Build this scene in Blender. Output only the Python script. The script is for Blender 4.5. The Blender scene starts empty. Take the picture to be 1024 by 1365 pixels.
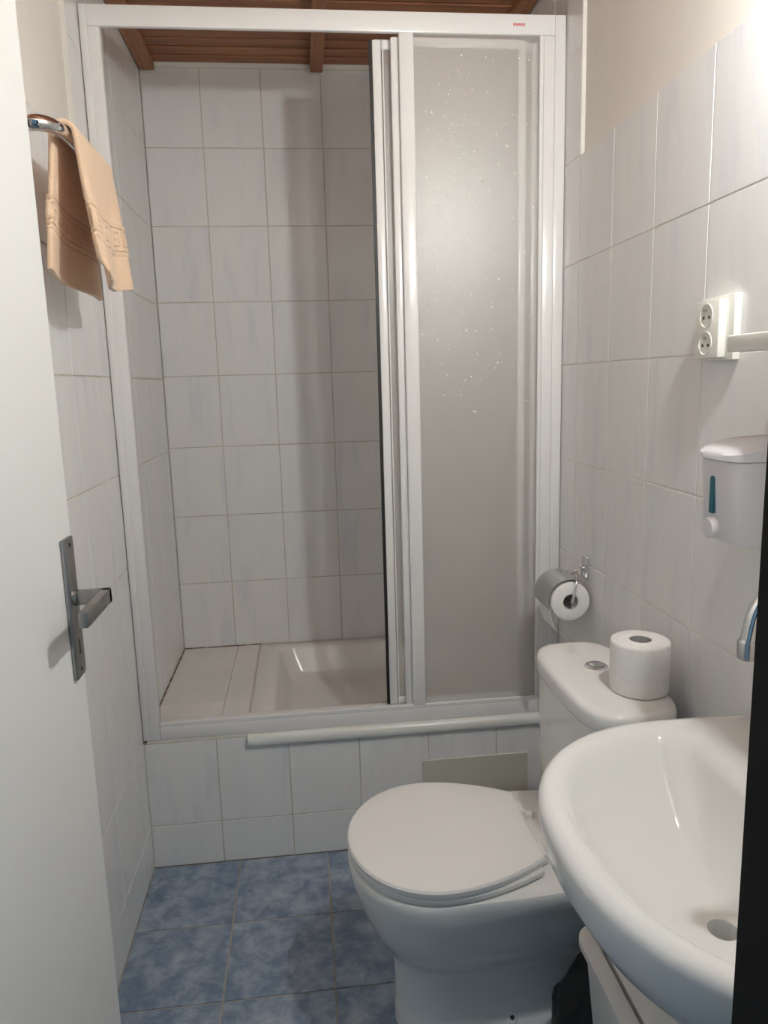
import bpy, bmesh, math, random
from mathutils import Vector, Matrix
random.seed(7)
scene = bpy.context.scene
C = scene.collection
PI = math.pi

# ------------------------------------------------------------------ camera
YAW, PITCH, ROLL, F = 0.1049, -0.174, -0.0282, 980.4
fw = Vector((math.sin(YAW)*math.cos(PITCH), math.cos(YAW)*math.cos(PITCH), math.sin(PITCH)))
r0 = Vector((math.cos(YAW), -math.sin(YAW), 0)); u0 = r0.cross(fw)
rt = r0*math.cos(ROLL) + u0*math.sin(ROLL); up = -r0*math.sin(ROLL) + u0*math.cos(ROLL)
cam = bpy.data.cameras.new('camera'); cam.sensor_fit = 'VERTICAL'; cam.sensor_height = 36
cam.lens = F*36/1365; cam.clip_start = 0.02
co = bpy.data.objects.new('camera', cam); C.objects.link(co)
m = Matrix((rt, up, -fw)).transposed().to_4x4(); m.translation = (0.4808, -1.955, 1.3452)
co.matrix_world = m; scene.camera = co

# ------------------------------------------------------------------ world: dim cool daylight reaching in from the hallway
WORLD_STRENGTH = 0.26
LAMP_STRENGTH = 800.0
w = bpy.data.worlds.new('world'); scene.world = w; w.use_nodes = True
bg = w.node_tree.nodes['Background']; bg.inputs[0].default_value = (0.40, 0.71, 1.0, 1); bg.inputs[1].default_value = WORLD_STRENGTH
vs = scene.view_settings
vs.view_transform = 'Standard'; vs.look = 'None'; vs.gamma = 1; vs.use_curve_mapping = False
vs.exposure = 0.06
scene.cycles.max_bounces = 18; scene.cycles.diffuse_bounces = 8; scene.cycles.glossy_bounces = 8; scene.cycles.transmission_bounces = 14; scene.cycles.transparent_max_bounces = 24

# ------------------------------------------------------------------ materials
M = {}
def mat(name, col=(.8,.8,.8), rough=.5, metal=0, **kw):
    m = bpy.data.materials.new(name); m.use_nodes = True
    b = m.node_tree.nodes['Principled BSDF']
    b.inputs['Base Color'].default_value = (*col, 1); b.inputs['Roughness'].default_value = rough
    b.inputs['Metallic'].default_value = metal
    for k, v in kw.items(): b.inputs[k.replace('_', ' ')].default_value = v
    M[name] = m; return m
def nd(m, t, **kw):
    n = m.node_tree.nodes.new(t)
    for k, v in kw.items(): setattr(n, k, v)
    return n
def lk(m, a, b): m.node_tree.links.new(a, b)
def bsdf(m): return m.node_tree.nodes['Principled BSDF']
def mottle(m, stops, scale=(10,10,10), detail=4, rough=.6, dist=0, perobj=True, bump=0):
    """procedural mottled colour from object coordinates, shifted per object"""
    tc = nd(m, 'ShaderNodeTexCoord'); mp = nd(m, 'ShaderNodeMapping'); mp.inputs['Scale'].default_value = scale
    no = nd(m, 'ShaderNodeTexNoise'); no.inputs['Scale'].default_value = 1; no.inputs['Detail'].default_value = detail
    no.inputs['Roughness'].default_value = rough; no.inputs['Distortion'].default_value = dist
    if perobj:
        oi = nd(m, 'ShaderNodeObjectInfo'); mu = nd(m, 'ShaderNodeMath', operation='MULTIPLY'); mu.inputs[1].default_value = 53
        cb = nd(m, 'ShaderNodeCombineXYZ')
        lk(m, oi.outputs['Random'], mu.inputs[0])
        for i in range(3): lk(m, mu.outputs[0], cb.inputs[i])
        lk(m, cb.outputs[0], mp.inputs['Location'])
    cr = nd(m, 'ShaderNodeValToRGB'); e = cr.color_ramp.elements
    while len(e) < len(stops): e.new(.5)
    for k, (p, c) in enumerate(stops): e[k].position = p; e[k].color = (*c, 1)
    lk(m, tc.outputs['Object'], mp.inputs[0]); lk(m, mp.outputs[0], no.inputs[0]); lk(m, no.outputs[0], cr.inputs[0])
    lk(m, cr.outputs[0], bsdf(m).inputs['Base Color'])
    if bump:
        bp_ = nd(m, 'ShaderNodeBump'); bp_.inputs['Strength'].default_value = bump; bp_.inputs['Distance'].default_value = .002
        lk(m, no.outputs[0], bp_.inputs['Height']); lk(m, bp_.outputs[0], bsdf(m).inputs['Normal'])
    return m
TILE_STOPS = [(.28, (.715,.72,.755)), (.44, (.79,.785,.78)), (.60, (.81,.805,.79)), (.76, (.75,.75,.775))]
mottle(mat('wall_tile', rough=.22), TILE_STOPS, (17,17,3.2), 5, .6, .3)
mottle(mat('shelf_tile', rough=.28), [(.3,(.70,.68,.66)),(.7,(.79,.76,.72))], (9,4,9), 4)
mottle(mat('floor_tile', rough=.35), [(.30,(.115,.165,.255)),(.45,(.19,.255,.35)),(.57,(.30,.365,.45)),(.72,(.45,.50,.55))], (16,16,16), 7, .68, .25)
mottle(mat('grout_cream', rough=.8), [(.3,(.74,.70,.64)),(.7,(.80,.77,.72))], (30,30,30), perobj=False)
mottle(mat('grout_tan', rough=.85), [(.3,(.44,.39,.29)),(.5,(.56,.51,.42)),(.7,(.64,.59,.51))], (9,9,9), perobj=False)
mottle(mat('grout_floor', rough=.85), [(.35,(.30,.29,.26)),(.5,(.44,.40,.33)),(.7,(.42,.33,.24))], (7,7,7), perobj=False)
mottle(mat('plaster', rough=.85), [(.3,(.76,.725,.67)),(.7,(.80,.765,.715))], (5,5,5), perobj=False, bump=.15)
mottle(mat('wood', rough=.55), [(.30,(.20,.075,.032)),(.5,(.29,.115,.052)),(.72,(.37,.165,.08))], (2.5,45,45), 5, .6, .4)
mottle(mat('batten_wood', rough=.55), [(.30,(.24,.10,.045)),(.5,(.33,.145,.07)),(.72,(.40,.19,.095))], (45,2.5,45), 5, .6, .4)
mat('wood_dark', (.05,.02,.01), .7)
mat('tile_edge', (.72,.69,.64), .6)
mat('pvc', (.79,.78,.77), .22)
mat('enamel', (.82,.80,.77), .14)
mat('gasket', (.012,.01,.009), .5)
mat('ceramic', (.80,.80,.78), .08)
mat('seat_plastic', (.86,.84,.81), .28)
mat('acrylic', (.80,.775,.745), .16)
mat('beige_panel', (.60,.585,.50), .45)
mat('bullnose', (.77,.775,.74), .22)
mat('door_paint', (.74,.737,.72), .42)
mottle(mat('brushed', (.4,.39,.38), .38, 1), [(.3,(.30,.295,.285)),(.7,(.42,.41,.40))], (60,60,8), 3, perobj=False)
mat('chrome', (.78,.78,.79), .07, 1)
mat('chrome_satin', (.62,.62,.62), .22, 1)
mat('black', (.012,.012,.012), .5)
mottle(mat('dark_jamb', rough=.65), [(.3,(.007,.006,.0055)),(.7,(.013,.011,.010))], (30,30,3), perobj=False)
mat('socket_plastic', (.84,.83,.77), .3)
mat('socket_well', (.76,.75,.69), .35)
mat('dispenser_plastic', (.76,.745,.78), .3)
mat('teal', (.02,.13,.17), .15)
mottle(mat('paper', rough=.95), [(.3,(.82,.80,.775)),(.7,(.87,.855,.83))], (80,80,80), perobj=False, bump=.3)
mat('cardboard', (.44,.42,.42), .9)
mat('bin_plastic', (.70,.69,.67), .35)
mat('bag', (.008,.0075,.007), .5)
mat('red_print', (.62,.16,.17), .5)
mottle(mat('towel', rough=1.0), [(.3,(.76,.535,.365)),(.7,(.84,.615,.435))], (220,220,220), 3, perobj=False, bump=.6)
bsdf(M['towel']).inputs['Sheen Weight'].default_value = .35
bsdf(M['dark_jamb']).inputs['Specular IOR Level'].default_value = .2
bsdf(M['paper']).inputs['Specular IOR Level'].default_value = .1
# frosted acrylic pane: scatters most light through, a little of it is rough refraction
g = mat('frosted'); nt = g.node_tree
out = nt.nodes['Material Output']; nt.nodes.remove(bsdf(g))
df = nd(g, 'ShaderNodeBsdfDiffuse'); df.inputs[0].default_value = (.84,.81,.78,1)
tl = nd(g, 'ShaderNodeBsdfTranslucent'); tl.inputs[0].default_value = (.92,.90,.87,1)
rf = nd(g, 'ShaderNodeBsdfRefraction'); rf.inputs[0].default_value = (.98,.975,.97,1); rf.inputs['Roughness'].default_value = .13; rf.inputs['IOR'].default_value = 1.12
gl = nd(g, 'ShaderNodeBsdfGlossy'); gl.inputs['Roughness'].default_value = .42
m1 = nd(g, 'ShaderNodeMixShader'); m1.inputs[0].default_value = .34
m2 = nd(g, 'ShaderNodeMixShader'); m2.inputs[0].default_value = .66
m3 = nd(g, 'ShaderNodeMixShader'); fr = nd(g, 'ShaderNodeFresnel'); fr.inputs[0].default_value = 1.75
lk(g, df.outputs[0], m1.inputs[1]); lk(g, tl.outputs[0], m1.inputs[2])
tr0 = nd(g, 'ShaderNodeBsdfTransparent'); m4 = nd(g, 'ShaderNodeMixShader'); m4.inputs[0].default_value = .60
lk(g, rf.outputs[0], m4.inputs[1]); lk(g, tr0.outputs[0], m4.inputs[2])
lk(g, m1.outputs[0], m2.inputs[1]); lk(g, m4.outputs[0], m2.inputs[2])
ge = nd(g, 'ShaderNodeNewGeometry'); mxf = nd(g, 'ShaderNodeMix'); mxf.inputs[3].default_value = .06   # thin sheet: no total reflection from behind
lk(g, ge.outputs['Backfacing'], mxf.inputs[0]); lk(g, fr.outputs[0], mxf.inputs[2])
lk(g, mxf.outputs[0], m3.inputs[0]); lk(g, m2.outputs[0], m3.inputs[1]); lk(g, gl.outputs[0], m3.inputs[2])
lk(g, m3.outputs[0], out.inputs[0])
mat('drop_glint', (.86,.84,.81), .06)  # sparkle of the drops put into a pale opaque colour
g2 = mat('clear_acrylic'); n2 = g2.node_tree; n2.nodes.remove(bsdf(g2)); tb = nd(g2, 'ShaderNodeBsdfTransparent'); tb.inputs[0].default_value = (.97,.97,.96,1)
lk(g2, tb.outputs[0], n2.nodes['Material Output'].inputs[0])
e = mat('lamp_glass', (.9,.88,.85), .3); bsdf(e).inputs['Emission Color'].default_value = (.955,1,.985,1)
bsdf(e).inputs['Emission Strength'].default_value = LAMP_STRENGTH

# ------------------------------------------------------------------ helpers
def link(name, me, mt, parent=None, smooth=False):
    o = bpy.data.objects.new(name, me); C.objects.link(o)
    if mt and not me.materials: me.materials.append(M[mt])
    if smooth: me.polygons.foreach_set('use_smooth', [True]*len(me.polygons))
    if parent: attach(o, parent)
    return o
def attach(o, parent):
    o.parent = parent
    loc = Vector((0,0,0)); p = parent
    while p: loc += p.location; p = p.parent
    # every parent is only translated, so the child keeps its world position
    o.location = o.location - loc
def meshify(name, bm, mt, parent=None, smooth=False, centre=True, angle=None):
    bmesh.ops.recalc_face_normals(bm, faces=bm.faces)
    if centre:
        xs = [v.co for v in bm.verts]
        c = Vector(((min(v.x for v in xs)+max(v.x for v in xs))/2, (min(v.y for v in xs)+max(v.y for v in xs))/2, (min(v.z for v in xs)+max(v.z for v in xs))/2))
        for v in bm.verts: v.co -= c
    else: c = Vector((0,0,0))
    me = bpy.data.meshes.new(name); bm.to_mesh(me); bm.free()
    o = link(name, me, mt, None, smooth); o.location = c
    if angle is not None:
        me.polygons.foreach_set('use_smooth', [True]*len(me.polygons)); me.set_sharp_from_angle(angle=math.radians(angle))
    if parent: attach(o, parent)
    return o
def add_box(bm, x0,x1,y0,y1,z0,z1, bev=0, seg=1):
    r = bmesh.ops.create_cube(bm, size=1); vs_ = r['verts']
    for v in vs_: v.co = Vector((x0+(v.co.x+.5)*(x1-x0), y0+(v.co.y+.5)*(y1-y0), z0+(v.co.z+.5)*(z1-z0)))
    if bev:
        ed = list({e for v in vs_ for e in v.link_edges})
        bmesh.ops.bevel(bm, geom=ed, offset=bev, segments=seg, affect='EDGES', profile=.5)
def box(name, x0,x1,y0,y1,z0,z1, mt, parent=None, bev=0, seg=1):
    bm = bmesh.new(); add_box(bm, x0,x1,y0,y1,z0,z1, bev, seg)
    return meshify(name, bm, mt, parent, angle=40 if seg > 1 else None)
def add_loft(bm, rings, cap0=True, cap1=True, closed=True):
    R = [[bm.verts.new(p) for p in ring] for ring in rings]
    n = len(R[0])
    for a, b in zip(R, R[1:]):
        for i in range(n if closed else n-1):
            j = (i+1) % n
            try: bm.faces.new((a[i], a[j], b[j], b[i]))
            except ValueError: pass
    if cap0: bm.faces.new(R[0][::-1])
    if cap1: bm.faces.new(R[-1])
def loft(name, rings, mt, parent=None, cap0=True, cap1=True, angle=50):
    bm = bmesh.new(); add_loft(bm, rings, cap0, cap1)
    return meshify(name, bm, mt, parent, angle=angle)
def frame_of(t):
    t = t.normalized(); a = Vector((0,0,1)) if abs(t.z) < .9 else Vector((1,0,0))
    n = t.cross(a).normalized(); return n, n.cross(t).normalized()
def add_tube(bm, pts, rad, seg=14):
    pts = [Vector(p) for p in pts]; rings = []
    n = None
    for i, p in enumerate(pts):
        t = (pts[min(i+1, len(pts)-1)] - pts[max(i-1, 0)]).normalized()
        if n is None: n, b = frame_of(t)
        else:
            n = (n - t*n.dot(t)).normalized(); b = n.cross(t).normalized()
        rr = rad[i] if isinstance(rad, (list, tuple)) else rad
        rings.append([p + n*rr*math.cos(2*PI*k/seg) + b*rr*math.sin(2*PI*k/seg) for k in range(seg)])
    add_loft(bm, rings)
def tube(name, pts, rad, mt, parent=None, seg=14, angle=50):
    bm = bmesh.new(); add_tube(bm, pts, rad, seg); return meshify(name, bm, mt, parent, angle=angle)
def spline(pts, n=8):
    P = [Vector(p) for p in pts]; P = [P[0]*2-P[1]] + P + [P[-1]*2-P[-2]]; o = []
    for i in range(1, len(P)-2):
        for k in range(n):
            t = k/n; a, b, c, d = P[i-1:i+3]
            o.append(.5*((2*b)+(c-a)*t+(2*a-5*b+4*c-d)*t*t+(3*b-a-3*c+d)*t**3))
    o.append(P[-2]); return o
def lathe(name, prof, origin, axis, mt, parent=None, seg=32, angle=45, close=False):
    """prof: (radius, height along axis)"""
    ax = Vector(axis).normalized(); n, b = frame_of(ax); O = Vector(origin)
    rings = [[O + ax*h + (n*math.cos(2*PI*k/seg) + b*math.sin(2*PI*k/seg))*max(r, 1e-5) for k in range(seg)] for r, h in prof]
    bm = bmesh.new()
    if close: add_loft(bm, rings+[rings[0]], False, False); bmesh.ops.remove_doubles(bm, verts=bm.verts, dist=1e-6)
    else: add_loft(bm, rings)
    return meshify(name, bm, mt, parent, angle=angle)
def thing(name, label, cat, loc, group=None):
    o = bpy.data.objects.new(name, None); C.objects.link(o); o.location = loc; o.empty_display_size = .05
    o['label'] = label; o['category'] = cat
    if group: o['group'] = group
    return o
def tag(o, label, cat, group=None):
    o['label'] = label; o['category'] = cat
    if group: o['group'] = group
    return o
def struct(o, label=None):
    o['kind'] = 'structure'
    if label: o['label'] = label
    return o
_tc = {}
def tile(parent, x0,x1,y0,y1,z0,z1, mt='wall_tile', name='tile', bev=.0009):
    k = (round(x1-x0,4), round(y1-y0,4), round(z1-z0,4), mt)
    if k not in _tc:
        bm = bmesh.new(); a, b, c = (x1-x0)/2, (y1-y0)/2, (z1-z0)/2
        add_box(bm, -a,a,-b,b,-c,c, bev); bmesh.ops.recalc_face_normals(bm, faces=bm.faces)
        me = bpy.data.meshes.new(name); bm.to_mesh(me); bm.free(); me.materials.append(M[mt]); _tc[k] = me
    o = bpy.data.objects.new(name, _tc[k]); C.objects.link(o)
    j = lambda: random.uniform(-.0002, .0002)
    o.location = ((x0+x1)/2+j(), (y0+y1)/2+j(), (z0+z1)/2)
    attach(o, parent); return o

# ------------------------------------------------------------------ room constants
XR, YB, YF, ZC = 1.18, 0.73, -1.50, 2.392     # tile faces right / back, front wall, ceiling underside
ROWS = [0, .128] + [.128+.25*k for k in range(1, 9)] + [2.378+.012]
COLS = [-1.50] + [-.3087+.2*n for n in range(-5, 6)] + [YB]
G = .0014                                      # half joint
TH = .010                                      # tile thickness

# ------------------------------------------------------------------ structure
floor = struct(box('floor', -.1, 1.29, -3.2, .84, -.12, -.0025, 'grout_floor'), 'blue mottled tiled bathroom floor')
fx = [-.005, .243, .494, .745, .996, 1.185]; fy = [0.0, -.2537] + [-.2537-.2443*k for k in range(1, 8)]
for a, b in zip(fx, fx[1:]):
    for c, d in zip(fy, fy[1:]):
        tile(floor, max(a,0)+.0022, min(b,1.18)-.0022, d+.0022, c-.0022, -.006, 0, 'floor_tile', 'floor_tile', .0006)

wr = struct(box('wall_right', XR+TH, XR+.11, -1.62, YB+.12, 0, 2.46, 'plaster'), 'right wall, tiled below, plaster above')
wl = struct(box('wall_left', -.11, -TH, -1.62, YB+.12, 0, 2.46, 'plaster'), 'left wall, tiled below, plaster above')
wb = struct(box('wall_back', -TH, XR+TH, YB+TH, YB+.12, 0, 2.46, 'plaster'), 'tiled back wall of the shower')
GD = .0016
def side_wall(parent, xs, sgn, grout):
    # sgn +1: tile face at xs looks towards -X (right wall); -1: left wall
    def xr(a, b): return (xs+a, xs+b) if sgn > 0 else (xs-b, xs-a)
    a, b = xr(GD, TH)
    box('grout', a, b, YF, YB, 0, 1.878-.0008, grout, parent)
    box('grout', a, b, -.1087+.0008, YB, 1.878-.0008, ZC, grout, parent)
    x0, x1 = xr(0, TH)
    for c0, c1 in zip(COLS, COLS[1:]):
        for z0, z1 in zip(ROWS, ROWS[1:]):
            if c0 > -.05 and z1 < .39: continue
            if z0 > 1.87 and c0 < -.12: continue
            tile(parent, x0, x1, c0+G, c1-G, z0+G, z1-G)
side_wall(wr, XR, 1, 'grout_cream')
side_wall(wl, 0.0, -1, 'grout_tan')  # darker tan here puts the shading of the left wall's joints into the grout
# unglazed ends of the tall shower tiles
box('tile_edge', XR+.0004, XR+TH, -.1095, -.1072, 1.879, ZC, 'tile_edge', wr)
box('tile_edge', -TH, -.0004, -.1095, -.1072, 1.879, ZC, 'tile_edge', wl)
# back wall
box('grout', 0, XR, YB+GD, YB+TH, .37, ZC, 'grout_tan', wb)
bx_ = [0, .19, .39, .59, .79, .99, XR]; bz = [.386+.25*k for k in range(0, 9)]
for a, b in zip(bx_, bx_[1:]):
    for c, d in zip(bz, bz[1:]):
        tile(wb, a+G, b-G, YB, YB+TH, c+G, d-G-.003*(d > 2.3))
# kerb wall in front of the shower
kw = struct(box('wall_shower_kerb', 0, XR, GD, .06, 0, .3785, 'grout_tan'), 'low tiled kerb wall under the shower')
kx = [0, .197, .397, .597, .797, .997, XR]
for a, b in zip(kx, kx[1:]):
    for c, d in ((0, .128), (.128, .378)):
        tile(kw, a+G, b-G, 0, TH, c+G, d-G)
box('kerb_top', 0, XR, .0, .06, .3785, .3865, 'tile_edge', kw, .001)
# tiled shelf beside the tray
sh = struct(box('floor_shower_shelf', 0, .285, .06, YB, .28, .3845, 'grout_tan'), 'tiled shelf left of the shower tray')
for a, b in ((0, .200), (.200, .279)):
    for c, d in ((.06, .235), (.235, .4825), (.4825, YB)) if a == 0 else ((.06, .235), (.235, YB)):
        tile(sh, a+G, b-G, c+.0006, d-.0006, .378, .387, 'shelf_tile')
mottle(mat('mould_seam', rough=.9), [(.38,(.05,.035,.025)),(.52,(.22,.17,.12)),(.66,(.55,.50,.43))], (26,26,26), 4, perobj=False)
box('silicone_seam', 0, .0045, .10, YB, .386, .3895, 'mould_seam', sh)
box('silicone_seam', .0045, .345, YB-.0045, YB, .386, .3895, 'mould_seam', sh)
box('mould_spot', .0002, .010, -.0006, .004, .3775, .3865, 'mould_seam', kw)
# front wall with the doorway the photograph is taken through
bm = bmesh.new(); add_box(bm, -TH, .105, -1.62, YF, 0, 2.46); add_box(bm, .86, XR+TH, -1.62, YF, 0, 2.46); add_box(bm, .105, .86, -1.62, YF, 2.03, 2.46)
struct(meshify('wall_front', bm, 'plaster'), 'front wall around the doorway')
struct(box('trim_1', .791, .86, -1.635, -1.488, 0, 2.03, 'dark_jamb', None, .002), 'dark brown door jamb at the right edge')
struct(box('trim_2', .105, .150, -1.635, -1.515, 0, 2.03, 'dark_jamb', None, .002), 'dark door jamb behind the white door')
struct(box('trim_3', .150, .800, -1.635, -1.488, 1.985, 2.03, 'dark_jamb', None, .002), 'dark head of the door frame')
# slatted wooden ceiling
ce = struct(box('ceiling', -TH, XR+TH, YF, YB+TH, 2.412, 2.46, 'wood_dark'), 'brown slatted wooden ceiling')
y = YB-.006
while y > YF:
    y0 = max(y-.060, YF)
    tile(ce, .002, XR-.002, y0+.0085, y-.0015, ZC+.004+random.uniform(-.001,.001), 2.413, 'wood', 'ceiling_slat', .003)
    y -= .060
for xa, xb in ((.003, .05), (.556, .598), (1.13, 1.177)):
    box('ceiling_batten', xa, xb, YF+.01, YB-.008, ZC-.022, ZC+.003, 'batten_wood', ce, .002)
bm = bmesh.new(); add_box(bm, 0.0, XR, YB-.008, YB, ZC-.012, ZC+.004, .001)
struct(meshify('trim_4', bm, 'tile_edge'), 'pale strip where back wall meets ceiling')

# ------------------------------------------------------------------ shower tray
def rrect(x0,x1,y0,y1,z,r,n=6):
    o = []
    for cx, cy, a0 in ((x1-r,y1-r,0),(x0+r,y1-r,90),(x0+r,y0+r,180),(x1-r,y0+r,270)):
        for k in range(n+1):
            a = math.radians(a0+90*k/n); o.append(Vector((cx+r*math.cos(a), cy+r*math.sin(a), z)))
    return o
tx0, tx1, ty0, ty1 = .282, XR-.001, .062, YB-.001
rings = [rrect(tx0,tx1,ty0,ty1,.24,.004), rrect(tx0,tx1,ty0,ty1,.384,.004), rrect(tx0+.004,tx1-.004,ty0+.004,ty1-.004,.390,.004),
         rrect(.345,tx1-.055,ty0+.04,ty1-.045,.390,.05), rrect(.352,tx1-.060,ty0+.045,ty1-.050,.387,.05), rrect(.360,tx1-.066,ty0+.050,ty1-.056,.378,.05),
         rrect(.385,tx1-.085,ty0+.065,ty1-.085,.305,.055), rrect(.396,tx1-.095,ty0+.075,ty1-.096,.290,.055), rrect(.412,tx1-.11,ty0+.09,ty1-.112,.281,.055),
         rrect(.440,tx1-.14,ty0+.115,ty1-.14,.278,.06), rrect(.70,.78,.33,.40,.272,.03)]
tr = loft('shower_tray', rings, 'acrylic', angle=60)
tag(tr, 'cream shower tray sunk beside the tiled shelf', 'shower tray')
lathe('drain_cover', [(.045,0),(.045,.003),(.03,.005),(.001,.006)], (.74,.365,.272), (0,0,1), 'chrome_satin', tr)

# ------------------------------------------------------------------ shower enclosure
se = thing('shower_enclosure', 'white framed sliding shower enclosure with a frosted panel', 'shower enclosure', (.59, .03, .387))
FZ0, FZ1, IZ0, IZ1 = .387, 2.235, .437, 2.188
box('top_rail', 0.001, 1.179, 0.0, .014, IZ1, FZ1, 'pvc', se, .003, 2)
box('top_track', 0.001, 1.179, .014, .060, IZ1+.024, FZ1-.002, 'pvc', se, .002, 2)
box('bottom_rail', 0.0472, 1.1218, 0.0, .058, FZ0, IZ0-.012, 'pvc', se, .003, 2)
box('bottom_rail_lip', 0.048, 1.122, 0.001, .012, IZ0-.014, IZ0, 'pvc', se, .002, 2)
for xa, xb in ((.0005, .047), (1.122, 1.1795)):
    box('side_profile', xa, xb, 0.0, .030 if xa < .5 else .058, FZ0+.0002, IZ1-.0002, 'pvc', se, .003, 2)
    # stepped face of the extrusion
    if xa > 1: box('profile_rib', 1.150, 1.177, -.004, .002, FZ0+.004, FZ1-.002, 'pvc', se, .0015, 2)
    else: box('profile_rib', .003, .020, -.004, .002, FZ0+.004, FZ1-.002, 'pvc', se, .0015, 2)
box('divider', .755, .792, -.001, .0105, IZ0-.002, IZ1+.002, 'pvc', se, .004, 3)
def frost(o):      # textured on the face towards the room, clear elsewhere
    o.data.materials.append(M['clear_acrylic'])
    for p in o.data.polygons: p.material_index = 0 if p.normal.y < -.5 else 1
    return o
fp = frost(box('fixed_pane', .790, 1.124, .0065, .0095, IZ0-.004, IZ1+.004, 'frosted', se))
box('pane_bead', 1.112, 1.122, .001, .006, IZ0, IZ1, 'pvc', se, .0015)
# drops on the pane, coloured pale to stand in for their sparkle
bm = bmesh.new()
for k in range(260):
    if random.random() < .72:
        cx, cz = random.gauss(.90, .06), random.gauss(1.78, .20)
    else: cx, cz = random.uniform(.80, 1.11), random.uniform(1.25, 2.15)
    if not (.80 < cx < 1.108 and 1.1 < cz < 2.17): continue
    rr = random.choice((.0008, .0010, .0013, .0019))
    mm = Matrix.Translation((cx, .0065, cz)) @ Matrix.Diagonal((rr, rr*.55, rr*random.uniform(1, 1.5), 1))
    bmesh.ops.create_icosphere(bm, subdivisions=2, radius=1, matrix=mm)
dr = meshify('water_drops', bm, 'drop_glint', fp, smooth=True); dr['kind'] = 'stuff'
def sliding(xl, xr_, yc, gasket):
    p = frost(box('sliding_pane', xl+.006, xr_-.006, yc-.0016, yc+.0016, IZ0-.006, IZ1-.004, 'frosted', se))
    box('stile', xl, xl+.022, yc-.0065, yc+.0065, IZ0-.006, IZ1-.006, 'pvc', p, .003, 2)
    box('stile', xr_-.020, xr_, yc-.0065, yc+.0065, IZ0-.006, IZ1-.006, 'pvc', p, .003, 2)
    box('top_bar', xl+.022, xr_-.020, yc-.006, yc+.006, IZ1-.028, IZ1-.006, 'pvc', p, .002, 2)
    box('bottom_bar', xl+.022, xr_-.020, yc-.006, yc+.006, IZ0-.006, IZ0+.014, 'pvc', p, .002, 2)
    if gasket:
        box('gasket', xl-.008, xl, yc-.003, yc+.004, IZ0-.006, IZ1-.006, 'gasket', p)
        box('pull_ridge', xl+.024, xl+.0275, yc-.010, yc-.005, IZ0-.004, IZ1-.008, 'pvc', p, .001)
sliding(.692, 1.119, .033, True)
sliding(.736, 1.080, .0175, False)
# small red maker's mark, unreadable in the photograph
bm = bmesh.new()
for k in range(5):
    add_box(bm, 1.043+.0062*k, 1.0478+.0062*k, -.0004, .0005, 2.2075, 2.2135)
meshify('red_mark', bm, 'red_print', se)['label'] = 'small red printed mark'

# half round trim along the kerb
prof = [(0,.350),(-.006,.3505),(-.012,.354),(-.0155,.360),(-.0165,.368),(-.0155,.376),(-.012,.382),(-.006,.3855),(0,.386)]
tk = loft('kerb_trim', [[Vector((x, a-.0004, b)) for a, b in prof] for x in (.286, 1.176)], 'bullnose', angle=60)
tag(tk, 'glossy white rounded trim strip along the kerb top', 'trim strip')
ap = box('access_panel', .778, 1.091, -.005, -.0003, .03, .265, 'beige_panel', None, .001)
tag(ap, 'flat beige access panel on the kerb behind the toilet', 'access panel')

# ------------------------------------------------------------------ toilet
TY = -.585
def outline(xf, xc, xb, hw, hb, z, n=2.0, nf=22, ns=9, nb=5, bulge=.0):
    """closed plan outline: elliptic front (towards -X), sides running to a straight back"""
    o = []
    for k in range(nf+1):
        a = -PI/2 + PI*k/nf
        c, s = math.cos(a), math.sin(a)
        o.append(Vector((xc-(xc-xf)*abs(c)**(2/n), TY + hw*math.copysign(abs(s)**(2/n), s), z)))
    for k in range(1, ns+1):
        t = k/ns; o.append(Vector((xc+(xb-xc)*t, TY + hw+(hb-hw)*(t**1.9), z)))
    for k in range(1, nb+1):
        t = k/(nb+1); o.append(Vector((xb+bulge*math.sin(PI*t), TY + hb*(1-2*t), z)))
    for k in range(ns, 0, -1):
        t = k/ns; o.append(Vector((xc+(xb-xc)*t, TY - hw-(hb-hw)*(t**1.9), z)))
    return o
wc = thing('toilet', 'white close-coupled toilet with closed lid and low cistern', 'toilet', (.85, TY, 0))
prof = [  # z, xf, xc, xb, hw, hb
 (0.000,.618,.76,1.12,.112,.112),(.034,.618,.76,1.12,.112,.112),(.044,.619,.76,1.12,.107,.108),(.050,.620,.75,1.12,.098,.100),(.062,.620,.74,1.12,.090,.092),(.11,.620,.74,1.12,.086,.088),(.15,.617,.74,1.12,.087,.088),
 (.170,.612,.735,1.12,.092,.088),(.185,.604,.733,1.12,.104,.088),(.205,.594,.73,1.12,.120,.089),(.23,.580,.725,1.12,.138,.090),(.26,.564,.72,1.12,.154,.092),(.30,.548,.71,1.12,.170,.097),
 (.335,.538,.705,1.12,.180,.104),(.350,.534,.70,1.122,.184,.128),(.360,.532,.70,1.128,.186,.150),(.375,.530,.70,1.13,.187,.156),(.388,.530,.70,1.13,.188,.158),(.394,.534,.70,1.128,.185,.155)]
loft('bowl', [outline(a,b,c,d,e_,z) for z,a,b,c,d,e_ in prof], 'ceramic', wc, angle=60)
bk = lathe('floor_bolt', [(.011,0),(.011,.004),(.008,.007),(.001,.0075)], (.850,TY-.094,.0475), (0,-.35,1), 'pvc', wc)
lathe('bolt_head', [(.0045,.006),(.0045,.010),(.001,.0105)], (.850,TY-.094,.0475), (0,-.35,1), 'black', bk)
def slab(name, mt, zs, xf, xb, hw, hb, parent):
    rings = []
    for z, ins in zs: rings.append(outline(xf+ins, .705, xb-ins, hw-ins, hb-ins*.6, z))
    return loft(name, rings, mt, parent, angle=35)
slab('seat', 'seat_plastic', [(.3955,.010),(.3965,.004),(.401,.001),(.408,.001),(.4125,.005)], .531, .905, .187, .130, wc)
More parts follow.
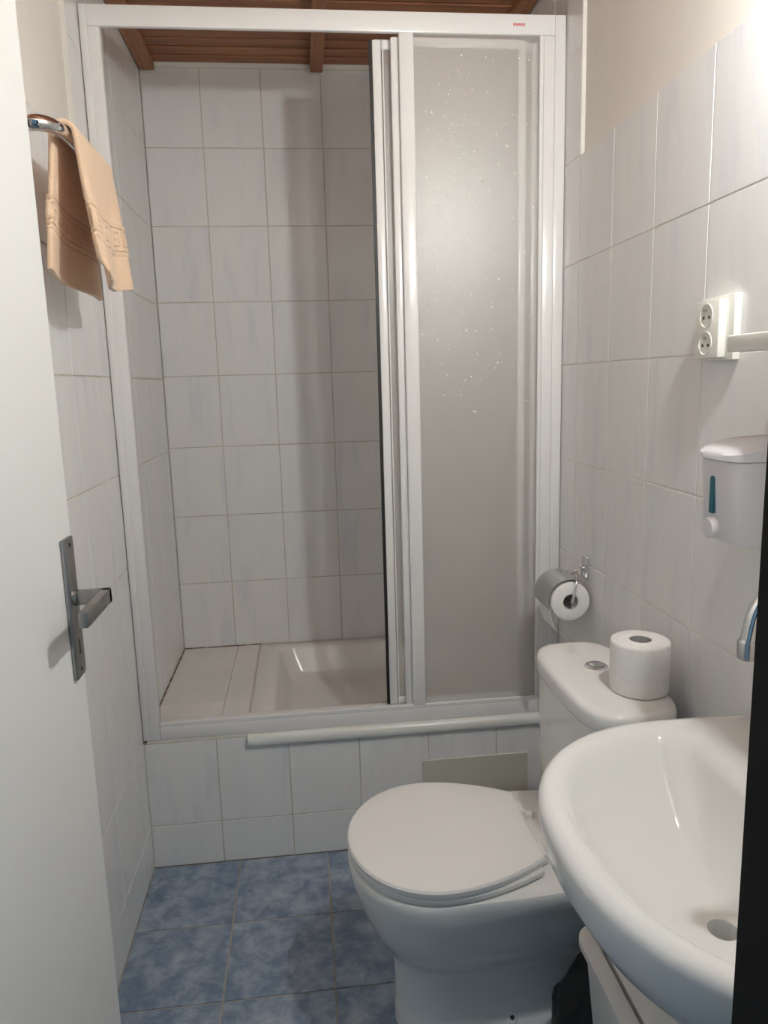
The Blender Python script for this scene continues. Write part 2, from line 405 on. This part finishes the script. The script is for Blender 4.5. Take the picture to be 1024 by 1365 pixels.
slab('lid', 'seat_plastic', [(.4135,.006),(.415,.001),(.424,.0),(.4285,.003),(.4305,.010),(.4315,.05)], .530, .909, .189, .119, wc)
for s in (-1, 1):
    h = tube('hinge', [(.915, TY+s*.075-.022, .408), (.915, TY+s*.075+.022, .408)], .010, 'seat_plastic', wc)
    lathe('hinge_cap', [(.013,0),(.013,.006),(.009,.010),(.001,.011)], (.935, TY+s*.075, .3935), (0,0,1), 'seat_plastic', h)
# cistern
def sup(cx, cy, a, b, z, n, N=56):
    o = []
    for k in range(N):
        t = 2*PI*k/N; c, s = math.cos(t), math.sin(t)
        o.append(Vector((cx+a*math.copysign(abs(c)**(2/n), c), cy+b*math.copysign(abs(s)**(2/n), s), z)))
    return o
CX = 1.063
CYY = TY+.006
loft('cistern', [sup(CX+.004,CYY,.072,.150,.394,4), sup(CX+.002,CYY,.082,.166,.402,4), sup(CX,CYY,.088,.174,.45,4), sup(CX,CYY,.091,.184,.60,4), sup(CX,CYY,.092,.188,.704,4)], 'ceramic', wc, angle=60)
cl = loft('cistern_lid', [sup(CX,CYY,.090,.186,.7045,4), sup(CX,CYY,.096,.195,.706,3.6), sup(CX,CYY,.098,.198,.712,3.6), sup(CX,CYY,.098,.198,.731,3.6), sup(CX,CYY,.096,.196,.738,3.6), sup(CX,CYY,.091,.191,.7425,3.6), sup(CX,CYY,.081,.181,.7445,3.4), sup(CX,CYY,.03,.08,.7455,3)], 'ceramic', wc, angle=60)
fb = lathe('flush_plate', [(.024,-.002),(.024,.0025),(.0215,.0045),(.019,.0045),(.018,.003),(.001,.003)], (1.068,-.545,.7452), (0,0,1), 'chrome', cl)
lathe('flush_button', [(.0165,.0),(.0165,.005),(.014,.0065),(.001,.007)], (1.068,-.545,.7465), (0,0,1), 'chrome_satin', cl)

# paper roll standing on the cistern
def paper_roll(parent, origin, axis, r, h, rc):
    lathe('paper', [(rc,0),(r-.004,0),(r-.001,.002),(r,.006),(r,h-.006),(r-.001,h-.002),(r-.004,h),(rc,h)], origin, axis, 'paper', parent, seg=48, close=True)
    lathe('core', [(rc-.0012,.001),(rc,.001),(rc,h-.001),(rc-.0012,h-.001)], origin, axis, 'cardboard', parent, seg=32, close=True)
    lathe('core_bottom', [(rc-.0015,.002),(rc-.0015,.0035)], origin, axis, 'cardboard', parent) if axis[2] == 1 else None
pr = thing('toilet_paper_roll', 'spare white toilet paper roll standing on the cistern lid', 'toilet paper', (1.104,-.668,.7462))
paper_roll(pr, (1.104,-.668,.7462), (0,0,1), .0555, .101, .021)

# chrome paper holder with its roll
HX, HZ, HR = 1.121, .795, .050
HY0, HY1 = -.252, -.152
ph = thing('toilet_roll_holder', 'chrome toilet roll holder with curved cover on the tiled wall', 'paper holder', (1.179,-.21,.87))
bm = bmesh.new(); add_box(bm, 1.164, XR, -.232, -.192, .842, .905, .0068, 3)
mp = meshify('wall_plate', bm, 'chrome', ph, angle=40)
tube('peg', [(1.170,-.210,.874),(1.150,-.222,.868),(1.132,-.232,.866),(1.122,-.236,.869)], [.006,.006,.006,.0075], 'chrome', ph)
tube('arm', spline([(1.160,-.214,.868),(1.140,-.240,.858),(1.132,-.259,.845),(1.126,-.263,.820),(1.121,-.262,.800),(1.121,-.250,.795),(1.121,-.155,.795)],6), .0036, 'chrome', ph, seg=10)
ringsC = []
for rr in (HR+.006, HR+.0072):
    pass
bm = bmesh.new(); outer = []; inner = []
for k in range(17):
    a = math.radians(52 + (196-52)*k/16)
    outer.append((HX+(HR+.0085)*math.cos(a), HZ+(HR+.0085)*math.sin(a))); inner.append((HX+(HR+.0070)*math.cos(a), HZ+(HR+.0070)*math.sin(a)))
loop = outer + inner[::-1]
add_loft(bm, [[Vector((x, yy, z)) for x, z in loop] for yy in (HY0+.002, HY1+.012)])
meshify('cover', bm, 'chrome_satin', ph, angle=40)
pr2 = thing('toilet_paper_roll', 'white toilet paper roll hanging in the chrome wall holder', 'toilet paper', (HX, -.2, HZ))
paper_roll(pr2, (HX, HY0, HZ), (0,1,0), HR, HY1-HY0, .020)
bm = bmesh.new(); pts = []
for k in range(9):
    a = math.radians(150 + 40*k/8); pts.append((HX+(HR+.0012)*math.cos(a), HZ+(HR+.0012)*math.sin(a)))
pts += [(HX-HR-.001, HZ-.025), (HX-HR+.003, HZ-.045), (HX-HR+.010, HZ-.064), (HX-HR+.018, HZ-.078)]
loop = pts + [(x+.0008, z) for x, z in pts[::-1]]
add_loft(bm, [[Vector((x, yy, z)) for x, z in loop] for yy in (HY0+.001, HY1-.001)])
meshify('loose_sheet', bm, 'paper', pr2, angle=40)

# ------------------------------------------------------------------ wash basin
BY, BZ = -1.185, .80
def bas(xf, xc, xb, hw, hb, z, n=2.25, nf=40, ns=10, nb=14):
    o = []
    for k in range(nf+1):
        a = -PI/2 + PI*k/nf; c, s = math.cos(a), math.sin(a)
        o.append(Vector((xc-(xc-xf)*abs(c)**(2/n), BY+hw*math.copysign(abs(s)**(2/n), s), z)))
    for k in range(1, ns+1):
        t = k/ns; o.append(Vector((xc+(xb-xc)*t, BY+hw+(hb-hw)*t*t, z)))
    for k in range(1, nb+1):
        t = k/(nb+1); o.append(Vector((xb, BY+hb*(1-2*t), z)))
    for k in range(ns, 0, -1):
        t = k/ns; o.append(Vector((xc+(xb-xc)*t, BY-hw-(hb-hw)*t*t, z)))
    return o
XW = XR-.001
ba = thing('wash_basin', 'white ceramic wash basin mounted on the right wall', 'wash basin', (1.0, BY, .60))
DX, DY, DZ = .968, BY-.012, .668
def circ(r, z, ref):
    # ring of the same point count, angularly matched to the outline
    return [Vector((DX+r*math.cos(math.atan2(p.y-DY, p.x-DX)), DY+r*math.sin(math.atan2(p.y-DY, p.x-DX)), z)) for p in ref]
inner = bas(.795, 1.0, 1.045, .250, .205, BZ-.006)
rings = [bas(.95,1.05,XW,.09,.08,.600), bas(.90,1.04,XW,.15,.13,.612), bas(.83,1.03,XW,.220,.20,.655), bas(.785,1.03,XW,.265,.25,.705), bas(.762,1.03,XW,.287,.28,.745),
         bas(.757,1.03,XW,.292,.286,.772), bas(.756,1.03,XW,.2935,.288,.784), bas(.759,1.03,XW,.2905,.286,.793), bas(.766,1.03,XW,.2835,.282,.7985), bas(.776,1.03,XW-.002,.274,.276,BZ),
         bas(.786,1.02,1.075,.262,.235,BZ-.0012), inner]
ref = inner
for t, dz in ((.05,.012),(.12,.034),(.24,.066),(.42,.097),(.63,.117),(.82,.1275)):
    cr_ = circ(.026, BZ, ref)
    rings.append([Vector((p.x+(q.x-p.x)*t, p.y+(q.y-p.y)*t, BZ-.006-dz)) for p, q in zip(ref, cr_)])
rings += [circ(.027, DZ+.0015, ref), circ(.0185, DZ-.001, ref), circ(.0175, DZ-.045, ref)]
loft('bowl', rings, 'ceramic', ba, angle=70)
lathe('drain', [(.010,-.044),(.0165,-.042),(.0165,-.03),(.012,-.03),(.010,-.034)], (DX,DY,DZ), (0,0,1), 'chrome', ba, close=True)
tube('waste_pipe', spline([(.97,BY,.60),(.97,BY,.50),(.985,BY,.455),(1.02,BY,.45),(1.05,BY,.47),(1.09,BY,.49),(1.179,BY,.49)],5), .018, 'pvc', ba)
# tap
tp = thing('basin_tap', 'chrome swan-neck tap above the wash basin', 'tap', (1.10, BY, BZ))
lathe('tap_body', [(.026,-.001),(.026,.006),(.021,.012),(.020,.09),(.017,.10),(.001,.101)], (1.105,BY,BZ), (0,0,1), 'chrome', tp)
tube('spout', spline([(1.105,BY,.89),(1.105,BY,1.02),(1.092,BY,1.072),(1.055,BY,1.108),(1.026,BY,1.110),(.997,BY,1.076),(.988,BY,1.041),(.987,BY,1.028)],8), .0105, 'chrome', tp, seg=20)
lathe('aerator', [(.010,0),(.0125,.001),(.013,.004),(.013,.021),(.0115,.024)], (.987,BY,1.014), (0,0,1), 'chrome_satin', tp)
tube('lever', [(1.105,BY-.02,.865),(1.105,BY-.045,.872),(1.105,BY-.085,.885)], [.007,.006,.007], 'chrome', tp)

# ------------------------------------------------------------------ bin and bag beneath the basin
bn = thing('waste_bin', 'white plastic waste bin with a lid beneath the wash basin', 'bin', (1.03,-1.0,0))
loft('bin_body', [rrect(.955,1.135,-1.125,-.885,.0,.03), rrect(.950,1.14,-1.13,-.88,.01,.035), rrect(.918,1.165,-1.155,-.858,.385,.04), rrect(.908,1.17,-1.162,-.850,.386,.04),
     rrect(.908,1.17,-1.162,-.850,.398,.04), rrect(.911,1.167,-1.159,-.853,.401,.04), rrect(.934,1.147,-1.136,-.876,.402,.03), rrect(.936,1.145,-1.134,-.878,.380,.03)], 'bin_plastic', bn, angle=40)
loft('bin_lid', [rrect(.941,1.140,-1.129,-.883,.382,.028), rrect(.941,1.140,-1.129,-.883,.402,.028), rrect(.945,1.136,-1.125,-.887,.406,.028), rrect(.99,1.09,-1.07,-.94,.411,.03)], 'bin_plastic', bn, angle=40)
bm = bmesh.new(); bmesh.ops.create_icosphere(bm, subdivisions=5, radius=1)
from mathutils import noise
for v in bm.verts:
    p = v.co.copy(); n1 = noise.noise(p*1.9+Vector((3,1,7))); n2 = noise.noise(p*4.5+Vector((9,2,4)))
    rr = 1+.16*n1+.10*abs(n2)
    taper = 1-.55*max(0, p.z)**1.6
    v.co = Vector((.992+.084*p.x*rr*taper, -.775+.070*p.y*rr*taper, max(.001, 135/1000+.150*p.z*rr)))
bg_ = meshify('rubbish_bag', bm, 'bag', None, smooth=True)
tag(bg_, 'crumpled black plastic bag standing between toilet and bin', 'bag')
bm = bmesh.new()
add_tube(bm, spline([(1.0,-.775,.265),(.995,-.772,.290),(.99,-.765,.310),(.983,-.76,.322)],4), [.02]*4+[.010]*4+[.018]*5, 10)
meshify('knot', bm, 'bag', bg_, smooth=True)

# ------------------------------------------------------------------ soap dispenser, socket, shelf
def dplan(z, ins, xf, N=0):
    o = []; y0, y1 = -1.005+ins, -.893-ins; cy = (y0+y1)/2; hw = (y1-y0)/2
    xf += ins
    o.append(Vector((XR-.0005, y0, z)))
    for k in range(25):
        a = -PI/2 + PI*k/24; c, s = math.cos(a), math.sin(a)
        o.append(Vector((1.135-(1.135-xf)*abs(c)**(2/4.2), cy+hw*math.copysign(abs(s)**(2/4.2), s), z)))
    o.append(Vector((XR-.0005, y1, z))); return o
sd = thing('soap_dispenser', 'white wall soap dispenser with teal level window', 'soap dispenser', (1.14,-.95,1.10))
loft('body', [dplan(1.098,.010,1.085), dplan(1.102,.004,1.080), dplan(1.12,.001,1.076), dplan(1.221,.001,1.070)], 'dispenser_plastic', sd, angle=40)
def dl(z0, drop, ins, xf):
    ps = dplan(z0, ins, xf)
    for p in ps: p.z -= drop*max(0, (1.165-p.x)/.095)**1.5
    return ps
loft('lid', [dplan(1.2215,.0015,1.070), dplan(1.2225,-.001,1.068), dl(1.245,.014,-.001,1.068), dl(1.249,.013,.004,1.068), dl(1.252,.010,.016,1.068)], 'dispenser_plastic', sd, angle=40)
box('level_window', 1.0695, 1.080, -.951, -.940, 1.142, 1.198, 'teal', sd, .0035, 2)
lathe('push_button', [(.016,-.006),(.016,.006),(.0135,.0095),(.001,.0105)], (1.076,-.946,1.121), (-1,0,0), 'dispenser_plastic', sd, angle=40)

so = thing('double_socket', 'white double wall socket above the soap dispenser', 'socket', (XR,-.77,1.42))
box('back_frame', 1.167, XR-.0002, -.822, -.724, 1.366, 1.470, 'socket_plastic', so, .002, 2)
bm = bmesh.new()
add_box(bm, 1.154, 1.1675, -.800, -.727, 1.3705, 1.4635, .002, 2)
face = meshify('socket_face', bm, 'socket_plastic', so, angle=40)
for zc in (1.4395, 1.3945):
    o = lathe('socket_well', [(.0200,.0),(.0200,.0015),(.0185,.0018),(.0175,.0002),(.001,.0002)], (1.1542,-.7625,zc), (-1,0,0), 'socket_well', so)
    lathe('earth_pin', [(.0026,0),(.0026,.005),(.001,.006)], (1.154,-.7625,zc+.009), (-1,0,0), 'chrome_satin', o, seg=12)
    for s in (-1, 1):
        lathe('contact_hole', [(.0027,0),(.0027,.0006)], (1.1541,-.7625+s*.0085,zc-.003), (-1,0,0), 'black', o, seg=12)
sf = thing('wall_shelf', 'white plastic wall shelf running past the socket', 'shelf', (1.13,-1.2,1.385))
box('shelf_board', 1.078, XR-.001, -1.45, -.952, 1.374, 1.397, 'socket_plastic', sf, .003, 2)
for yy in (-1.08, -1.36):
    box('bracket', 1.11, XR-.001, yy-.008, yy+.008, 1.345, 1.375, 'socket_plastic', sf, .002)

# ------------------------------------------------------------------ wall lamp above the basin (out of the frame, lights the room)
lp = thing('wall_lamp', 'round glass wall lamp above the wash basin', 'lamp', (XR,-1.198,1.965))
lathe('lamp_base', [(.05,0),(.05,.012),(.04,.022),(.001,.023)], (XR+TH,-1.198,1.945), (-1,0,0), 'chrome', lp)
tube('lamp_arm', spline([(1.175,-1.198,1.945),(1.135,-1.198,1.926),(1.09,-1.198,1.919),(1.076,-1.198,1.943)],5), .008, 'chrome', lp)
bm = bmesh.new(); bmesh.ops.create_uvsphere(bm, u_segments=24, v_segments=14, radius=.028, matrix=Matrix.Translation((1.076,-1.198,1.972)))
meshify('lamp_globe', bm, 'lamp_glass', lp, smooth=True)

# ------------------------------------------------------------------ door
dn = struct(box('door_1', .108, .150, -1.505, -.905, .006, 1.972, 'door_paint', None, .0015), 'white door standing open along the left wall')
bm = bmesh.new()
pl = box('handle_plate', .150, .157, -.956, -.918, .952, 1.150, 'brushed', dn, .0025, 2)
tube('handle_neck', [(.156,-.937,1.066),(.161,-.937,1.066)], .0115, 'brushed', pl, seg=20)
bm = bmesh.new()
add_box(bm, .158, .205, -.9435, -.9305, 1.056, 1.076, .0015, 2)
add_box(bm, .193, .205, -1.048, -.9305, 1.056, 1.076, .0015, 2)
meshify('lever', bm, 'brushed', pl, angle=40)
box('keyhole', .1565, .1573, -.9395, -.9345, .985, 1.006, 'black', pl)
for zz in (1.140, .963):
    lathe('screw', [(.0032,0),(.0032,.0008)], (.1568,-.937,zz), (1,0,0), 'black', pl, seg=10)

# ------------------------------------------------------------------ towel rail and towel
RZ, RX = 1.770, .104
rail = thing('towel_rail', 'chrome curved towel rail on the left wall', 'towel rail', (0,-.45,RZ))
tube('rail', spline([(.0,-.590,RZ-.006),(.03,-.628,RZ-.006),(.062,-.650,RZ-.004),(.090,-.640,RZ-.002),(.102,-.600,RZ),(RX,-.53,RZ),(RX,-.40,RZ),(RX,-.28,RZ),(.09,-.22,RZ),(.06,-.19,RZ),(.0,-.185,RZ)],8), .0125, 'chrome', rail, seg=20)
for yy in (-.590, -.185):
    lathe('rosette', [(.026,0),(.026,.006),(.018,.012),(.001,.0125)], (.0005,yy,RZ-.003), (1,0,0), 'chrome', rail)
KEY = ["#########","#.......#","#.#####.#","#.#...#.#","#.#.#.#.#","#.#.###.#","#.#.....#","#.#######"]
def emboss(u, s):
    """raised meander band between two cords; u distance up from the hem, s across, metres"""
    if abs(u-.066) < .0022 or abs(u-.117) < .0022: return .0036
    if .073 < u < .110:
        r = int((u-.073)/.037*8); c = int((s % .042)/.042*9)
        return .0034 if KEY[min(r,7)][min(c,8)] == '#' else -.0010
    return 0
def towel():
    # path over the rail: front hem (room side) -> rail -> back hem (wall side)
    rad = .019; LF, LB = .222, .218; path = []
    nF, nA, nB = 96, 12, 96
    for k in range(nF): t = k/nF; path.append(('f', LF*(1-t)))
    for k in range(nA+1): path.append(('a', PI*k/nA))
    for k in range(1, nB+1): path.append(('b', LB*k/nB))
    nv = 90; V = []
    for kind, t in path:
        for j in range(nv+1):
            v = j/nv                                   # 0 near the camera, 1 far
            if kind == 'f':
                d_ = t; w_ = d_/LF
                y = (-.588 + .012*w_+.030*w_**4) + v*(.232 + .010*w_-.034*w_**4)
                x = RX+rad + .012*w_ + .008*w_*math.sin(2.2*PI*v+.6) + .004*math.sin(5*PI*v)*w_
                z = RZ - d_ - .012*w_*math.sin(PI*v*1.3) - .010*w_*v
                if v < .12 and w_ > .88: z += .010*(1-v/.12)*(w_-.88)/.12; x += .010*(1-v/.12)*(w_-.88)/.12
                h = emboss(LF-d_, v*.25); x += h
            elif kind == 'a':
                y = -.588 + v*.232; x = RX + rad*math.cos(t); z = RZ + rad*math.sin(t)
            else:
                d_ = t; w_ = d_/LB
                y = (-.588 - .008*w_) + v*(.232 + .085*w_)
                x = RX-rad - .030*w_ + .010*w_*math.sin(2*PI*v+2.2)
                z = RZ - d_ - .018*w_*v
                h = emboss(LB-d_, v*.25+.01); x -= h
            V.append((x, y, z))
    n = nv+1; Fc = [(i*n+j, i*n+j+1, (i+1)*n+j+1, (i+1)*n+j) for i in range(len(path)-1) for j in range(nv)]
    me = bpy.data.meshes.new('hand_towel'); me.from_pydata(V, [], Fc)
    o = link('hand_towel', me, 'towel', None, True)
    md = o.modifiers.new('thick', 'SOLIDIFY'); md.thickness = .0085; md.offset = 0
    return o
tag(towel(), 'peach terry towel with embossed key border over the rail', 'towel')
